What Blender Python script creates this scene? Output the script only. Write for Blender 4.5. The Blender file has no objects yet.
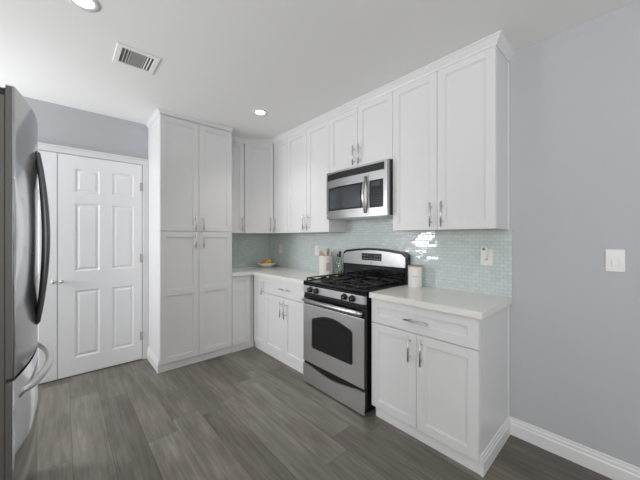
import bpy, bmesh, math, random
from mathutils import Vector, Matrix
random.seed(7)
SC = bpy.context.scene
COL = SC.collection

# ------------------------------------------------------------------ camera
YAW = 0.7346
cam_d = bpy.data.cameras.new('camera')
cam_d.sensor_fit = 'HORIZONTAL'; cam_d.sensor_width = 36.0
cam_d.lens = 284.02 / 640 * 36.0
cam_d.shift_y = -2.3675 / 640
cam_d.clip_start = 0.02
cam = bpy.data.objects.new('camera', cam_d); COL.objects.link(cam)
cam.location = (3.6906, -2.2438, 1.3224)
cam.rotation_euler = (math.pi / 2, 0, math.pi / 2 - YAW)
SC.camera = cam

# ------------------------------------------------------------------ world, lights, exposure
SC.view_settings.view_transform = 'Standard'
SC.view_settings.look = 'None'
SC.view_settings.exposure = 0.07
SC.view_settings.gamma = 1.0
SC.view_settings.use_curve_mapping = False
w = bpy.data.worlds.new('world'); SC.world = w; w.use_nodes = True
w.node_tree.nodes['Background'].inputs[0].default_value = (0.86, 0.93, 1.0, 1)
w.node_tree.nodes['Background'].inputs[1].default_value = 0.35

def area(name, loc, direction, sx, sy, power, color=(1, 1, 1)):
    d = bpy.data.lights.new(name, 'AREA'); d.shape = 'RECTANGLE'; d.size = sx; d.size_y = sy
    d.energy = power; d.color = color
    o = bpy.data.objects.new(name, d); COL.objects.link(o); o.location = loc
    o.rotation_euler = Vector(direction).to_track_quat('-Z', 'Y').to_euler()
    return o
# daylight by the side window; wide and end windows are added, unseen fill
area('daylight_side_window', (0.46, -4.04, 1.52), (0, 1, 0), 0.64, 1.18, 46, (0.98, 0.985, 1.0))
area('fill_wide_window', (4.3, -4.04, 1.50), (0, 1, 0.85), 2.9, 1.5, 72, (1.0, 0.99, 0.98))  # added fill from behind the camera, tilted up to brighten the ceiling
area('fill_end_window', (6.34, -1.6, 1.50), (-1, 0, 0), 1.9, 1.5, 16, (1.0, 0.97, 0.94))  # added fill from the unseen far end of the room

# ------------------------------------------------------------------ dimensions
H = 2.563
XW = 0.094      # wall behind pantry and closet doors
YL = -3.9       # wall behind the fridge
XF = 6.2        # wall behind the camera
ZC = 0.919      # countertop height

# ------------------------------------------------------------------ materials
def lin(c):
    c = c / 255.0
    return c / 12.92 if c <= 0.04045 else ((c + 0.055) / 1.055) ** 2.4
def rgb(r, g, b): return (lin(r), lin(g), lin(b), 1)

class NT:
    def __init__(s, name):
        s.m = bpy.data.materials.new(name); s.m.use_nodes = True
        s.t = s.m.node_tree; s.b = s.t.nodes['Principled BSDF']
    def n(s, typ, **kw):
        x = s.t.nodes.new(typ)
        for k, v in kw.items(): setattr(x, k, v)
        return x
    def l(s, a, b): s.t.links.new(a, b)
    def math(s, op, a, b=None, c=None):
        x = s.n('ShaderNodeMath', operation=op)
        for i, v in enumerate((a, b, c)):
            if v is None: continue
            if isinstance(v, (int, float)): x.inputs[i].default_value = v
            else: s.l(v, x.inputs[i])
        return x.outputs[0]

def mat(name, col, rough=0.5, metal=0.0, noise=0.0, nscale=8.0, bump=0.0, spec=None, coat=0.0,
        trans=0.0, ior=None, stretch=None, emis=None, rvar=0.0):
    k = NT(name); b = k.b
    b.inputs['Base Color'].default_value = col
    b.inputs['Roughness'].default_value = rough
    b.inputs['Metallic'].default_value = metal
    if spec is not None: b.inputs['Specular IOR Level'].default_value = spec
    if coat: b.inputs['Coat Weight'].default_value = coat; b.inputs['Coat Roughness'].default_value = 0.08
    if trans: b.inputs['Transmission Weight'].default_value = trans
    if ior: b.inputs['IOR'].default_value = ior
    if emis:
        b.inputs['Emission Color'].default_value = emis[0]; b.inputs['Emission Strength'].default_value = emis[1]
    tc = k.n('ShaderNodeTexCoord'); mp = k.n('ShaderNodeMapping')
    k.l(tc.outputs['Object'], mp.inputs[0])
    if stretch: mp.inputs['Scale'].default_value = stretch
    nz = k.n('ShaderNodeTexNoise'); nz.inputs['Scale'].default_value = nscale; nz.inputs['Detail'].default_value = 4
    k.l(mp.outputs[0], nz.inputs['Vector'])
    if noise:
        mx = k.n('ShaderNodeMix', data_type='RGBA')
        c0 = tuple(max(0, x * (1 - noise)) for x in col[:3]) + (1,)
        c1 = tuple(min(1, x * (1 + noise)) for x in col[:3]) + (1,)
        mx.inputs[6].default_value = c0; mx.inputs[7].default_value = c1
        k.l(nz.outputs['Fac'], mx.inputs[0]); k.l(mx.outputs[2], b.inputs['Base Color'])
    if rvar:
        k.l(k.math('MULTIPLY_ADD', nz.outputs['Fac'], rvar, rough - rvar / 2), b.inputs['Roughness'])
    if bump:
        bp = k.n('ShaderNodeBump'); bp.inputs['Strength'].default_value = bump; bp.inputs['Distance'].default_value = 0.01
        k.l(nz.outputs['Fac'], bp.inputs['Height']); k.l(bp.outputs[0], b.inputs['Normal'])
    return k.m

M = {}
M['wall'] = mat('wall_paint', rgb(188, 191, 195), 0.75, noise=0.015, nscale=40, bump=0.03)
M['ceiling'] = mat('ceiling_paint', rgb(240, 240, 238), 0.85, noise=0.01, nscale=60, bump=0.04)
M['white'] = mat('cabinet_paint', rgb(226, 226, 227), 0.36, noise=0.006, nscale=5, spec=0.4)
M['trim'] = mat('trim_paint', rgb(232, 232, 233), 0.32, noise=0.006, nscale=5)
M['door'] = mat('door_paint', rgb(246, 247, 249), 0.4, noise=0.006, nscale=5)
M['birch'] = mat('cabinet_underside', rgb(196, 180, 158), 0.5, noise=0.06, nscale=6, stretch=(1, 12, 1))
M['quartz'] = mat('quartz', rgb(236, 234, 229), 0.16, noise=0.02, nscale=60)
M['steel'] = mat('brushed_steel', (0.50, 0.50, 0.505, 1), 0.30, 1.0, noise=0.015, nscale=5, stretch=(2, 2, 160), rvar=0.04)
M['steel_oven'] = mat('oven_steel', (0.66, 0.66, 0.67, 1), 0.38, 1.0, noise=0.015, nscale=5, stretch=(2, 2, 160), rvar=0.04)
M['steel_v'] = mat('fridge_steel', (0.62, 0.625, 0.635, 1), 0.13, 1.0, noise=0.01, nscale=4, stretch=(60, 60, 1))
M['handle'] = mat('brushed_nickel', (0.66, 0.65, 0.64, 1), 0.32, 1.0, noise=0.03, nscale=50)
M['handle_dark_reflection'] = mat('steel_dark_reflection', (0.16, 0.16, 0.165, 1), 0.22, 1.0, noise=0.03, nscale=30)  # colour darkened for the dim room the upright fridge handles reflect
M['fridge_side'] = mat('fridge_side_paint', rgb(90, 89, 86), 0.5, noise=0.02, nscale=50)
M['black'] = mat('black_enamel', rgb(20, 20, 22), 0.16, noise=0.05, nscale=10)
M['blackmatte'] = mat('black_cast_iron', rgb(22, 22, 23), 0.45, noise=0.1, nscale=60)
M['blackplastic'] = mat('black_plastic', rgb(18, 18, 20), 0.35, noise=0.05, nscale=20)
M['glassblack'] = mat('black_glass', rgb(18, 19, 21), 0.05, noise=0.03, nscale=5, coat=0.3)
M['ovenglass'] = mat('oven_glass', rgb(30, 31, 32), 0.12, noise=0.03, nscale=5)
M['micglass'] = mat('microwave_glass', rgb(56, 60, 66), 0.06, noise=0.05, nscale=5, spec=0.9)
M['button'] = mat('button_grey', rgb(120, 124, 128), 0.4, noise=0.03)
M['ceramic'] = mat('white_ceramic', rgb(228, 226, 222), 0.25, noise=0.01)
M['canister'] = mat('enamel_white', rgb(234, 234, 232), 0.3, noise=0.01)
M['wood'] = mat('light_wood', rgb(186, 156, 126), 0.55, noise=0.15, nscale=20, stretch=(1, 1, .1))
M['wood2'] = mat('brown_wood', rgb(158, 126, 98), 0.55, noise=0.15, nscale=20, stretch=(1, 1, .1))
M['greyutensil'] = mat('grey_silicone', rgb(128, 140, 144), 0.5, noise=0.03)
M['greyink'] = mat('grey_print', rgb(176, 174, 172), 0.5, noise=0.03)
M['plastic'] = mat('white_plastic', rgb(232, 232, 230), 0.3, noise=0.01)
M['amberled'] = mat('amber_insert', rgb(214, 190, 130), 0.4, noise=0.05)
M['slot'] = mat('dark_slot', rgb(60, 60, 60), 0.5, noise=0.05)
M['lens'] = mat('plug_in_lens', rgb(130, 134, 138), 0.25, noise=0.05)
M['orange'] = mat('orange_peel', rgb(226, 130, 20), 0.45, noise=0.1, nscale=60, bump=0.15)
M['yellow'] = mat('lemon_peel', rgb(232, 178, 26), 0.45, noise=0.1, nscale=60, bump=0.15)
M['clear'] = mat('clear_glass', (0.92, 0.97, 0.95, 1), 0.03, noise=0.01, trans=1.0, ior=1.45)
M['green'] = mat('green_glass', (0.80, 0.93, 0.85, 1), 0.05, noise=0.02, trans=0.95, ior=1.45)
M['oil'] = mat('amber_oil', rgb(206, 166, 60), 0.15, noise=0.05)
M['brass'] = mat('painted_hinge', rgb(186, 180, 168), 0.4, noise=0.05)
M['ventdark'] = mat('vent_cavity', rgb(92, 92, 90), 0.7, noise=0.1, nscale=30)
M['ventgrey'] = mat('vent_louver_paint', rgb(176, 176, 172), 0.6, noise=0.05, nscale=30)
M['lamp'] = mat('lamp_diffuser', (1, 1, 1, 1), 0.5, emis=((1, 0.97, 0.92, 1), 14.0))
M['frame'] = mat('window_frame_paint', rgb(235, 235, 235), 0.4, noise=0.01)
M['red'] = mat('grey_led', rgb(180, 190, 196), 0.4, noise=0.02)

def floor_material():
    k = NT('floor_planks'); b = k.b
    geo = k.n('ShaderNodeTexCoord'); sep = k.n('ShaderNodeSeparateXYZ'); k.l(geo.outputs['Object'], sep.inputs[0])
    W, L = 0.182, 1.22
    v = k.math('DIVIDE', k.math('ADD', sep.outputs[1], 10.03), W); row = k.math('FLOOR', v)
    wn = k.n('ShaderNodeTexWhiteNoise', noise_dimensions='1D'); k.l(row, wn.inputs['W'])
    u = k.math('ADD', k.math('DIVIDE', sep.outputs[0], L), k.math('MULTIPLY', wn.outputs['Value'], 5.0)); colm = k.math('FLOOR', u)
    cmb = k.n('ShaderNodeCombineXYZ'); k.l(row, cmb.inputs[0]); k.l(colm, cmb.inputs[1])
    wn2 = k.n('ShaderNodeTexWhiteNoise', noise_dimensions='2D'); k.l(cmb.outputs[0], wn2.inputs['Vector'])
    # grain coordinates shifted per plank
    off = k.n('ShaderNodeVectorMath', operation='MULTIPLY_ADD')
    k.l(wn2.outputs['Color'], off.inputs[0]); off.inputs[1].default_value = (17, 9, 5); k.l(geo.outputs['Object'], off.inputs[2])
    mp = k.n('ShaderNodeMapping'); mp.inputs['Scale'].default_value = (1.2, 18, 1); k.l(off.outputs[0], mp.inputs[0])
    n1 = k.n('ShaderNodeTexNoise'); n1.inputs['Scale'].default_value = 2.4; n1.inputs['Detail'].default_value = 8; n1.inputs['Roughness'].default_value = 0.62
    n1.inputs['Distortion'].default_value = 0.6
    k.l(mp.outputs[0], n1.inputs['Vector'])
    mp2 = k.n('ShaderNodeMapping'); mp2.inputs['Scale'].default_value = (1.5, 5, 1); k.l(off.outputs[0], mp2.inputs[0])
    n2 = k.n('ShaderNodeTexNoise'); n2.inputs['Scale'].default_value = 1.6; n2.inputs['Detail'].default_value = 3
    k.l(mp2.outputs[0], n2.inputs['Vector'])
    cr = k.n('ShaderNodeValToRGB'); e = cr.color_ramp.elements
    e[0].position = 0.0; e[0].color = rgb(58, 54, 49); e[1].position = 1.0; e[1].color = rgb(162, 158, 150)
    e.new(0.45).color = rgb(106, 102, 96); e.new(0.72).color = rgb(130, 126, 119)
    f = k.math('ADD', k.math('MULTIPLY', n1.outputs['Fac'], 0.62), k.math('MULTIPLY', n2.outputs['Fac'], 0.42))
    f = k.math('ADD', f, k.math('MULTIPLY', k.math('SUBTRACT', wn2.outputs['Value'], 0.5), 0.19))
    f = k.math('MULTIPLY_ADD', k.math('SUBTRACT', f, 0.52), 1.4, 0.50)
    k.l(f, cr.inputs[0])
    # knots and a faint warm drift
    vo = k.n('ShaderNodeTexVoronoi'); vo.inputs['Scale'].default_value = 1.0
    mp3 = k.n('ShaderNodeMapping'); mp3.inputs['Scale'].default_value = (2.2, 6.0, 1); k.l(off.outputs[0], mp3.inputs[0]); k.l(mp3.outputs[0], vo.inputs['Vector'])
    kn = k.n('ShaderNodeMapRange', interpolation_type='SMOOTHSTEP'); k.l(vo.outputs['Distance'], kn.inputs[0])
    kn.inputs[1].default_value = 0.04; kn.inputs[2].default_value = 0.22; kn.inputs[3].default_value = 0.55; kn.inputs[4].default_value = 0.0
    km = k.n('ShaderNodeMix', data_type='RGBA'); k.l(k.math('MULTIPLY', kn.outputs[0], n1.outputs['Fac']), km.inputs[0]); k.l(cr.outputs[0], km.inputs[6]); km.inputs[7].default_value = rgb(54, 50, 45)
    n3 = k.n('ShaderNodeTexNoise'); n3.inputs['Scale'].default_value = 1.3; n3.inputs['Detail'].default_value = 2; k.l(mp2.outputs[0], n3.inputs['Vector'])
    wm = k.n('ShaderNodeMix', data_type='RGBA', blend_type='MULTIPLY'); wm.inputs[0].default_value = 1.0; k.l(km.outputs[2], wm.inputs[6])
    tint = k.n('ShaderNodeMix', data_type='RGBA'); k.l(n3.outputs['Fac'], tint.inputs[0]); tint.inputs[6].default_value = (0.94, 1.0, 1.0, 1); tint.inputs[7].default_value = (1.06, 0.98, 0.90, 1)
    k.l(tint.outputs[2], wm.inputs[7])
    # seams
    fv = k.math('FRACT', v); fu = k.math('FRACT', u)
    dv = k.math('MULTIPLY', k.math('MINIMUM', fv, k.math('SUBTRACT', 1.0, fv)), W)
    du = k.math('MULTIPLY', k.math('MINIMUM', fu, k.math('SUBTRACT', 1.0, fu)), L)
    seam = k.math('LESS_THAN', k.math('MINIMUM', dv, du), 0.0014)
    mx = k.n('ShaderNodeMix', data_type='RGBA'); k.l(k.math('MULTIPLY', seam, 0.6), mx.inputs[0]); k.l(wm.outputs[2], mx.inputs[6])
    mx.inputs[7].default_value = rgb(40, 37, 34)
    k.l(mx.outputs[2], b.inputs['Base Color'])
    b.inputs['Roughness'].default_value = 0.42
    bm_ = k.n('ShaderNodeBump'); bm_.inputs['Strength'].default_value = 0.12; bm_.inputs['Distance'].default_value = 0.004
    k.l(n1.outputs['Fac'], bm_.inputs['Height']); k.l(bm_.outputs[0], b.inputs['Normal'])
    return k.m
M['floor'] = floor_material()

def tile_material(axis):
    k = NT('mosaic_glass_tile'); b = k.b
    tc = k.n('ShaderNodeTexCoord'); sep = k.n('ShaderNodeSeparateXYZ'); k.l(tc.outputs['Object'], sep.inputs[0])
    W, Hh, g = 0.0508, 0.0254, 0.0030
    v = k.math('DIVIDE', k.math('ADD', sep.outputs[2], 5.004), Hh); row = k.math('FLOOR', v)
    odd = k.math('MULTIPLY', k.math('MODULO', row, 2.0), 0.5)
    u = k.math('ADD', k.math('DIVIDE', k.math('ADD', sep.outputs[axis], 9.0), W), odd); cl = k.math('FLOOR', u)
    cmb = k.n('ShaderNodeCombineXYZ'); k.l(row, cmb.inputs[0]); k.l(cl, cmb.inputs[1])
    wn = k.n('ShaderNodeTexWhiteNoise', noise_dimensions='2D'); k.l(cmb.outputs[0], wn.inputs['Vector'])
    fv = k.math('FRACT', v); fu = k.math('FRACT', u)
    dv = k.math('MULTIPLY', k.math('MINIMUM', fv, k.math('SUBTRACT', 1.0, fv)), Hh)
    du = k.math('MULTIPLY', k.math('MINIMUM', fu, k.math('SUBTRACT', 1.0, fu)), W)
    d = k.math('MINIMUM', dv, du)
    grout = k.math('LESS_THAN', d, g / 2 + 0.0003)
    mr = k.n('ShaderNodeMix', data_type='RGBA'); k.l(wn.outputs['Value'], mr.inputs[0])
    mr.inputs[6].default_value = rgb(198, 211, 210); mr.inputs[7].default_value = rgb(210, 219, 219)
    mx = k.n('ShaderNodeMix', data_type='RGBA'); k.l(grout, mx.inputs[0]); k.l(mr.outputs[2], mx.inputs[6])
    mx.inputs[7].default_value = rgb(179, 191, 189)
    k.l(mx.outputs[2], b.inputs['Base Color'])
    k.l(k.math('MULTIPLY_ADD', grout, 0.6, 0.07), b.inputs['Roughness'])
    b.inputs['Specular IOR Level'].default_value = 0.62
    # every tile sits at its own slight tilt
    sub = k.n('ShaderNodeVectorMath', operation='SUBTRACT'); k.l(wn.outputs['Color'], sub.inputs[0]); sub.inputs[1].default_value = (.5, .5, .5)
    sc = k.n('ShaderNodeVectorMath', operation='SCALE'); k.l(sub.outputs[0], sc.inputs[0]); sc.inputs['Scale'].default_value = 0.05
    ge = k.n('ShaderNodeNewGeometry')
    bm_ = k.n('ShaderNodeBump'); bm_.inputs['Strength'].default_value = 0.5; bm_.inputs['Distance'].default_value = 0.0012
    k.l(k.math('MINIMUM', k.math('DIVIDE', d, 0.0022), 1.0), bm_.inputs['Height'])
    ad = k.n('ShaderNodeVectorMath', operation='ADD'); k.l(bm_.outputs[0], ad.inputs[0]); k.l(sc.outputs[0], ad.inputs[1])
    no = k.n('ShaderNodeVectorMath', operation='NORMALIZE'); k.l(ad.outputs[0], no.inputs[0])
    k.l(no.outputs[0], b.inputs['Normal'])
    return k.m
M['tile_x'] = tile_material(0)
M['tile_y'] = tile_material(1)

# ------------------------------------------------------------------ mesh helpers
IDF = Matrix.Identity(4)
def frame(o, u, n):
    """local x = u (along), local y = n (outwards), local z = up"""
    u = Vector(u).normalized(); n = Vector(n).normalized()
    return Matrix(((u.x, n.x, 0, o[0]), (u.y, n.y, 0, o[1]), (0, 0, 1, o[2]), (0, 0, 0, 1)))

class B:
    def __init__(s, F=None): s.bm = bmesh.new(); s.F = F or IDF
    def _add(s, fn):
        t = bmesh.new(); fn(t)
        bmesh.ops.recalc_face_normals(t, faces=t.faces)
        me = bpy.data.meshes.new('tmp'); t.to_mesh(me); t.free()
        me.transform(s.F); s.bm.from_mesh(me); bpy.data.meshes.remove(me)
        return s
    def box(s, x0, x1, y0, y1, z0, z1, bev=0.0015, seg=1):
        def f(t):
            r = bmesh.ops.create_cube(t, size=1)
            for v in r['verts']:
                v.co = Vector(((x0 + x1) / 2 + v.co.x * (x1 - x0), (y0 + y1) / 2 + v.co.y * (y1 - y0), (z0 + z1) / 2 + v.co.z * (z1 - z0)))
            if bev: bmesh.ops.bevel(t, geom=t.edges[:], offset=bev, segments=seg, affect='EDGES', profile=0.5)
        return s._add(f)
    def prism(s, pts, y0, y1, bev=0.0):
        """polygon in local XZ extruded along local y"""
        def f(t):
            a = [t.verts.new((x, y0, z)) for x, z in pts]; b = [t.verts.new((x, y1, z)) for x, z in pts]
            t.faces.new(a); t.faces.new(list(reversed(b)))
            n = len(pts)
            for i in range(n): t.faces.new((a[i], b[i], b[(i + 1) % n], a[(i + 1) % n]))
            if bev: bmesh.ops.bevel(t, geom=t.edges[:], offset=bev, segments=2, affect='EDGES')
        return s._add(f)
    def prism_z(s, pts, z0, z1, bev=0.0):
        def f(t):
            a = [t.verts.new((x, y, z0)) for x, y in pts]; b = [t.verts.new((x, y, z1)) for x, y in pts]
            t.faces.new(a); t.faces.new(list(reversed(b)))
            n = len(pts)
            for i in range(n): t.faces.new((a[i], b[i], b[(i + 1) % n], a[(i + 1) % n]))
            if bev: bmesh.ops.bevel(t, geom=t.edges[:], offset=bev, segments=2, affect='EDGES')
        return s._add(f)
    def tube(s, path, r, seg=12, flat=1.0, up=(0, 0, 1)):
        """round bar along a path, radius number or list; flat squeezes it along 'up'"""
        P = [Vector(p) for p in path]; R = r if isinstance(r, (list, tuple)) else [r] * len(P)
        def f(t):
            rings = []
            for i, p in enumerate(P):
                d = (P[min(i + 1, len(P) - 1)] - P[max(i - 1, 0)]).normalized()
                a = d.cross(Vector(up))
                if a.length < 1e-3: a = d.cross(Vector((1, 0, 0)))
                a.normalize(); b = a.cross(d).normalized()
                rings.append([t.verts.new(p + a * math.cos(q) * R[i] + b * math.sin(q) * R[i] * flat) for q in [2 * math.pi * j / seg for j in range(seg)]])
            for i in range(len(rings) - 1):
                for j in range(seg):
                    fc = t.faces.new((rings[i][j], rings[i][(j + 1) % seg], rings[i + 1][(j + 1) % seg], rings[i + 1][j])); fc.smooth = True
            t.faces.new(rings[0]); t.faces.new(list(reversed(rings[-1])))
        return s._add(f)
    def lathe(s, c, prof, seg=32, axis='z'):
        def f(t):
            rings = []
            for r, h in prof:
                if r < 1e-6: rings.append([t.verts.new((0, 0, h))]); continue
                rings.append([t.verts.new((r * math.cos(2 * math.pi * j / seg), r * math.sin(2 * math.pi * j / seg), h)) for j in range(seg)])
            for a, b in zip(rings, rings[1:]):
                for j in range(seg):
                    k = (j + 1) % seg
                    if len(a) == 1 and len(b) == 1: continue
                    if len(a) == 1: fc = t.faces.new((a[0], b[k], b[j]))
                    elif len(b) == 1: fc = t.faces.new((a[j], a[k], b[0]))
                    else: fc = t.faces.new((a[j], a[k], b[k], b[j]))
                    fc.smooth = True
            if axis == 'y':   # axis pointing to local -y
                for v in t.verts: v.co = Vector((v.co.x, -v.co.z, v.co.y))
            for v in t.verts: v.co += Vector(c)
        return s._add(f)
    def sweep(s, path, prof, side=1, z=0.0):
        """profile (out, up) swept along an XY polyline with mitred corners; 'out' to the right of travel times side"""
        P = [Vector((p[0], p[1])) for p in path]
        def f(t):
            rings = []
            for i, p in enumerate(P):
                ds = []
                if i > 0: ds.append((P[i] - P[i - 1]).normalized())
                if i < len(P) - 1: ds.append((P[i + 1] - P[i]).normalized())
                ns = [Vector((d.y, -d.x)) * side for d in ds]
                m = sum(ns, Vector((0, 0))).normalized(); m = m / m.dot(ns[0])
                rings.append([t.verts.new((p.x + m.x * o, p.y + m.y * o, z + h)) for o, h in prof])
            n = len(prof)
            for a, b in zip(rings, rings[1:]):
                for j in range(n): t.faces.new((a[j], a[(j + 1) % n], b[(j + 1) % n], b[j]))
            t.faces.new(rings[0]); t.faces.new(list(reversed(rings[-1])))
        return s._add(f)

WL = {}
def link(name, b, m, parent=None, loc=None, label=None):
    """link a builder as one mesh object; its vertices are given in world space"""
    me = bpy.data.meshes.new(name)
    bmesh.ops.recalc_face_normals(b.bm, faces=b.bm.faces)
    b.bm.to_mesh(me); b.bm.free()
    if isinstance(m, str): m = M[m]
    me.materials.append(m)
    o = bpy.data.objects.new(name, me); COL.objects.link(o)
    if parent is None:
        if loc is None: loc = Vector((0, 0, 0))
        o.location = loc; base = Vector(loc)
    else:
        base = WL[parent.name]; o.parent = parent
    me.transform(Matrix.Translation(-base)); WL[o.name] = base
    if label: o['label'] = label
    return o
def tag(o, label, cat, group=None):
    o['label'] = label; o['category'] = cat
    if group: o['group'] = group
    return o
def thing(name, label, cat, loc, group=None):
    o = bpy.data.objects.new(name, None); COL.objects.link(o); o.location = loc; o.empty_display_size = 0.05
    WL[o.name] = Vector(loc)
    return tag(o, label, cat, group)
def struct(name, b, m, parent=None):
    o = link(name, b, m, parent)
    if parent is None: o['kind'] = 'structure'
    return o

# ------------------------------------------------------------------ room shell
struct('floor', B().box(-0.2, XF + 0.2, YL - 0.2, 0.2, -0.1, 0, 0), 'floor')
struct('ceiling', B().box(-0.2, XF + 0.2, YL - 0.2, 0.2, H, H + 0.1, 0), 'ceiling')
struct('wall_right', B().box(-0.2, XF + 0.2, 0, 0.15, 0, H, 0), 'wall')
struct('wall_back', B().box(XW - 0.15, XW, YL - 0.15, 0, 0, H, 0), 'wall')
def wall_holes(horizontal, c0, c1, a0, a1, holes):
    b = B(); xs = a0
    def seg(u0, u1, z0, z1):
        if u1 - u0 < 1e-4 or z1 - z0 < 1e-4: return
        if horizontal: b.box(u0, u1, c0, c1, z0, z1, 0)
        else: b.box(c0, c1, u0, u1, z0, z1, 0)
    for h0, h1, z0, z1 in holes:
        seg(xs, h0, 0, H); seg(h0, h1, 0, z0); seg(h0, h1, z1, H); xs = h1
    seg(xs, a1, 0, H)
    return b
struct('wall_left', wall_holes(True, YL - 0.12, YL, XW, XF, [(0.13, 0.80, 0.92, 2.12), (2.85, 5.75, 0.75, 2.25)]), 'wall')
struct('wall_front', wall_holes(False, XF, XF + 0.12, YL, 0, [(-2.55, -0.65, 0.75, 2.25)]), 'wall')
def window(name, horizontal, c, a0, a1, z0, z1, n):
    b = B()
    def q(u0, u1, w0, w1, v0, v1):
        if horizontal: b.box(u0, u1, c - w1, c - w0, v0, v1, 0.002)
        else: b.box(c + w0, c + w1, u0, u1, v0, v1, 0.002)
    q(a0, a0 + .04, .02, .08, z0, z1); q(a1 - .04, a1, .02, .08, z0, z1)
    q(a0, a1, .02, .08, z0, z0 + .04); q(a0, a1, .02, .08, z1 - .04, z1)
    for i in range(1, n):
        u = a0 + (a1 - a0) * i / n; q(u - .02, u + .02, .03, .07, z0, z1)
    struct(name, b, 'frame')
window('window_1', True, YL, 0.13, 0.80, 0.92, 2.12, 1)
window('fill_window_2', True, YL, 2.85, 5.75, 0.75, 2.25, 3)  # unseen wide window, added as an opening for the fill light
window('fill_window_3', False, XF, -2.55, -0.65, 0.75, 2.25, 2)  # unseen end window, also added for fill

# ------------------------------------------------------------------ closet doors and their casing
BASEP = [(0, 0), (0.014, 0), (0.014, 0.07), (0.010, 0.078), (0.010, 0.092), (0.006, 0.098), (0.005, 0.112), (0, 0.115)]
DX = XW + 0.012
def closet_door(name, y0, y1, mirror, knob_y, hinge_y):
    F = frame((XW, y0, 0), (0, 1, 0), (1, 0, 0)); W = y1 - y0
    cols = [(0.118, 0.308), (0.405, 0.595)]
    if mirror: cols = [(W - b_, W - a_) for a_, b_ in reversed(cols)]
    rows = ((0.175, 0.815), (1.0, 1.652), (1.755, 1.985))
    leaf = B(F).box(0, W, 0, 0.004, 0.012, 2.106, 0.0005)
    xs = [0, cols[0][0], cols[0][1], cols[1][0], cols[1][1], W]
    for i in (0, 2, 4): leaf.box(xs[i], xs[i + 1], 0.003, 0.016, 0.012, 2.106, 0)
    zs = [0.012, 0.175, 0.815, 1.0, 1.652, 1.755, 1.985, 2.106]
    for a_, b_ in cols:
        for i in (0, 2, 4, 6): leaf.box(a_, b_, 0.003, 0.016, zs[i], zs[i + 1], 0)
    d = struct(name, leaf, 'door')
    p = B(F)
    def slope(q):   # sloped moulding strip between two heights
        p._add(lambda t: t.faces.new([t.verts.new(v) for v in q]))
    for a_, b_ in cols:
        for z0, z1 in rows:
            t = 0.012; hi, lo = 0.016, 0.0095
            slope([(a_, hi, z0), (b_, hi, z0), (b_ - t, lo, z0 + t), (a_ + t, lo, z0 + t)])
            slope([(a_, hi, z1), (b_, hi, z1), (b_ - t, lo, z1 - t), (a_ + t, lo, z1 - t)])
            slope([(a_, hi, z0), (a_ + t, lo, z0 + t), (a_ + t, lo, z1 - t), (a_, hi, z1)])
            slope([(b_, hi, z0), (b_ - t, lo, z0 + t), (b_ - t, lo, z1 - t), (b_, hi, z1)])
            p.box(a_ + .010, b_ - .010, 0.0045, 0.0095, z0 + .010, z1 - .010, 0)
            g = 0.022; k_ = 0.016; hf = 0.0150
            A = [(a_ + g, z0 + g), (b_ - g, z0 + g), (b_ - g, z1 - g), (a_ + g, z1 - g)]
            I = [(a_ + g + k_, z0 + g + k_), (b_ - g - k_, z0 + g + k_), (b_ - g - k_, z1 - g - k_), (a_ + g + k_, z1 - g - k_)]
            def fld(t):
                va = [t.verts.new((x, 0.0093, z)) for x, z in A]; vi = [t.verts.new((x, hf, z)) for x, z in I]
                t.faces.new(va); t.faces.new(vi)
                for i in range(4): t.faces.new((va[i], va[(i + 1) % 4], vi[(i + 1) % 4], vi[i]))
            p._add(fld)
    struct('door_panel', p, 'door', d)
    k = B(F).lathe((knob_y - y0, 0.016, 0.915), [(0.0, 0.0), (0.016, 0.0), (0.016, -0.004), (0.006, -0.008), (0.006, -0.02), (0.014, -0.028), (0.015, -0.036), (0.010, -0.043), (0.0, -0.044)], 16, 'y')
    struct('door_knob', k, 'handle', d)
    if hinge_y is not None:
        for z in (0.26, 1.1, 1.87):
            h = B(F).tube([(hinge_y - y0, 0.020, z - 0.045), (hinge_y - y0, 0.020, z + 0.045)], 0.006, 8)
            h.box(hinge_y - y0 - 0.022, hinge_y - y0 + 0.004, 0.0162, 0.0180, z - 0.045, z + 0.045, 0)
            struct('door_hinge', h, 'brass', d)
closet_door('door_1', -2.2835, -1.613, False, -2.257, -1.609)
closet_door('door_2', -2.958, -2.2885, True, -2.312, None)
# dark void seen in the gaps
CAS = B()
CAS.box(XW, XW + 0.020, -1.605, -1.5505, 0, 2.112, 0.003)
CAS.box(XW, XW + 0.020, -3.03, -1.5505, 2.112, 2.160, 0.003)
CAS.box(XW, XW + 0.026, -3.03, -1.5505, 2.160, 2.178, 0.003)
CAS.box(XW, XW + 0.020, -3.03, -2.963, 0, 2.112, 0.004)
struct('trim_1', CAS, 'trim')

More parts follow.
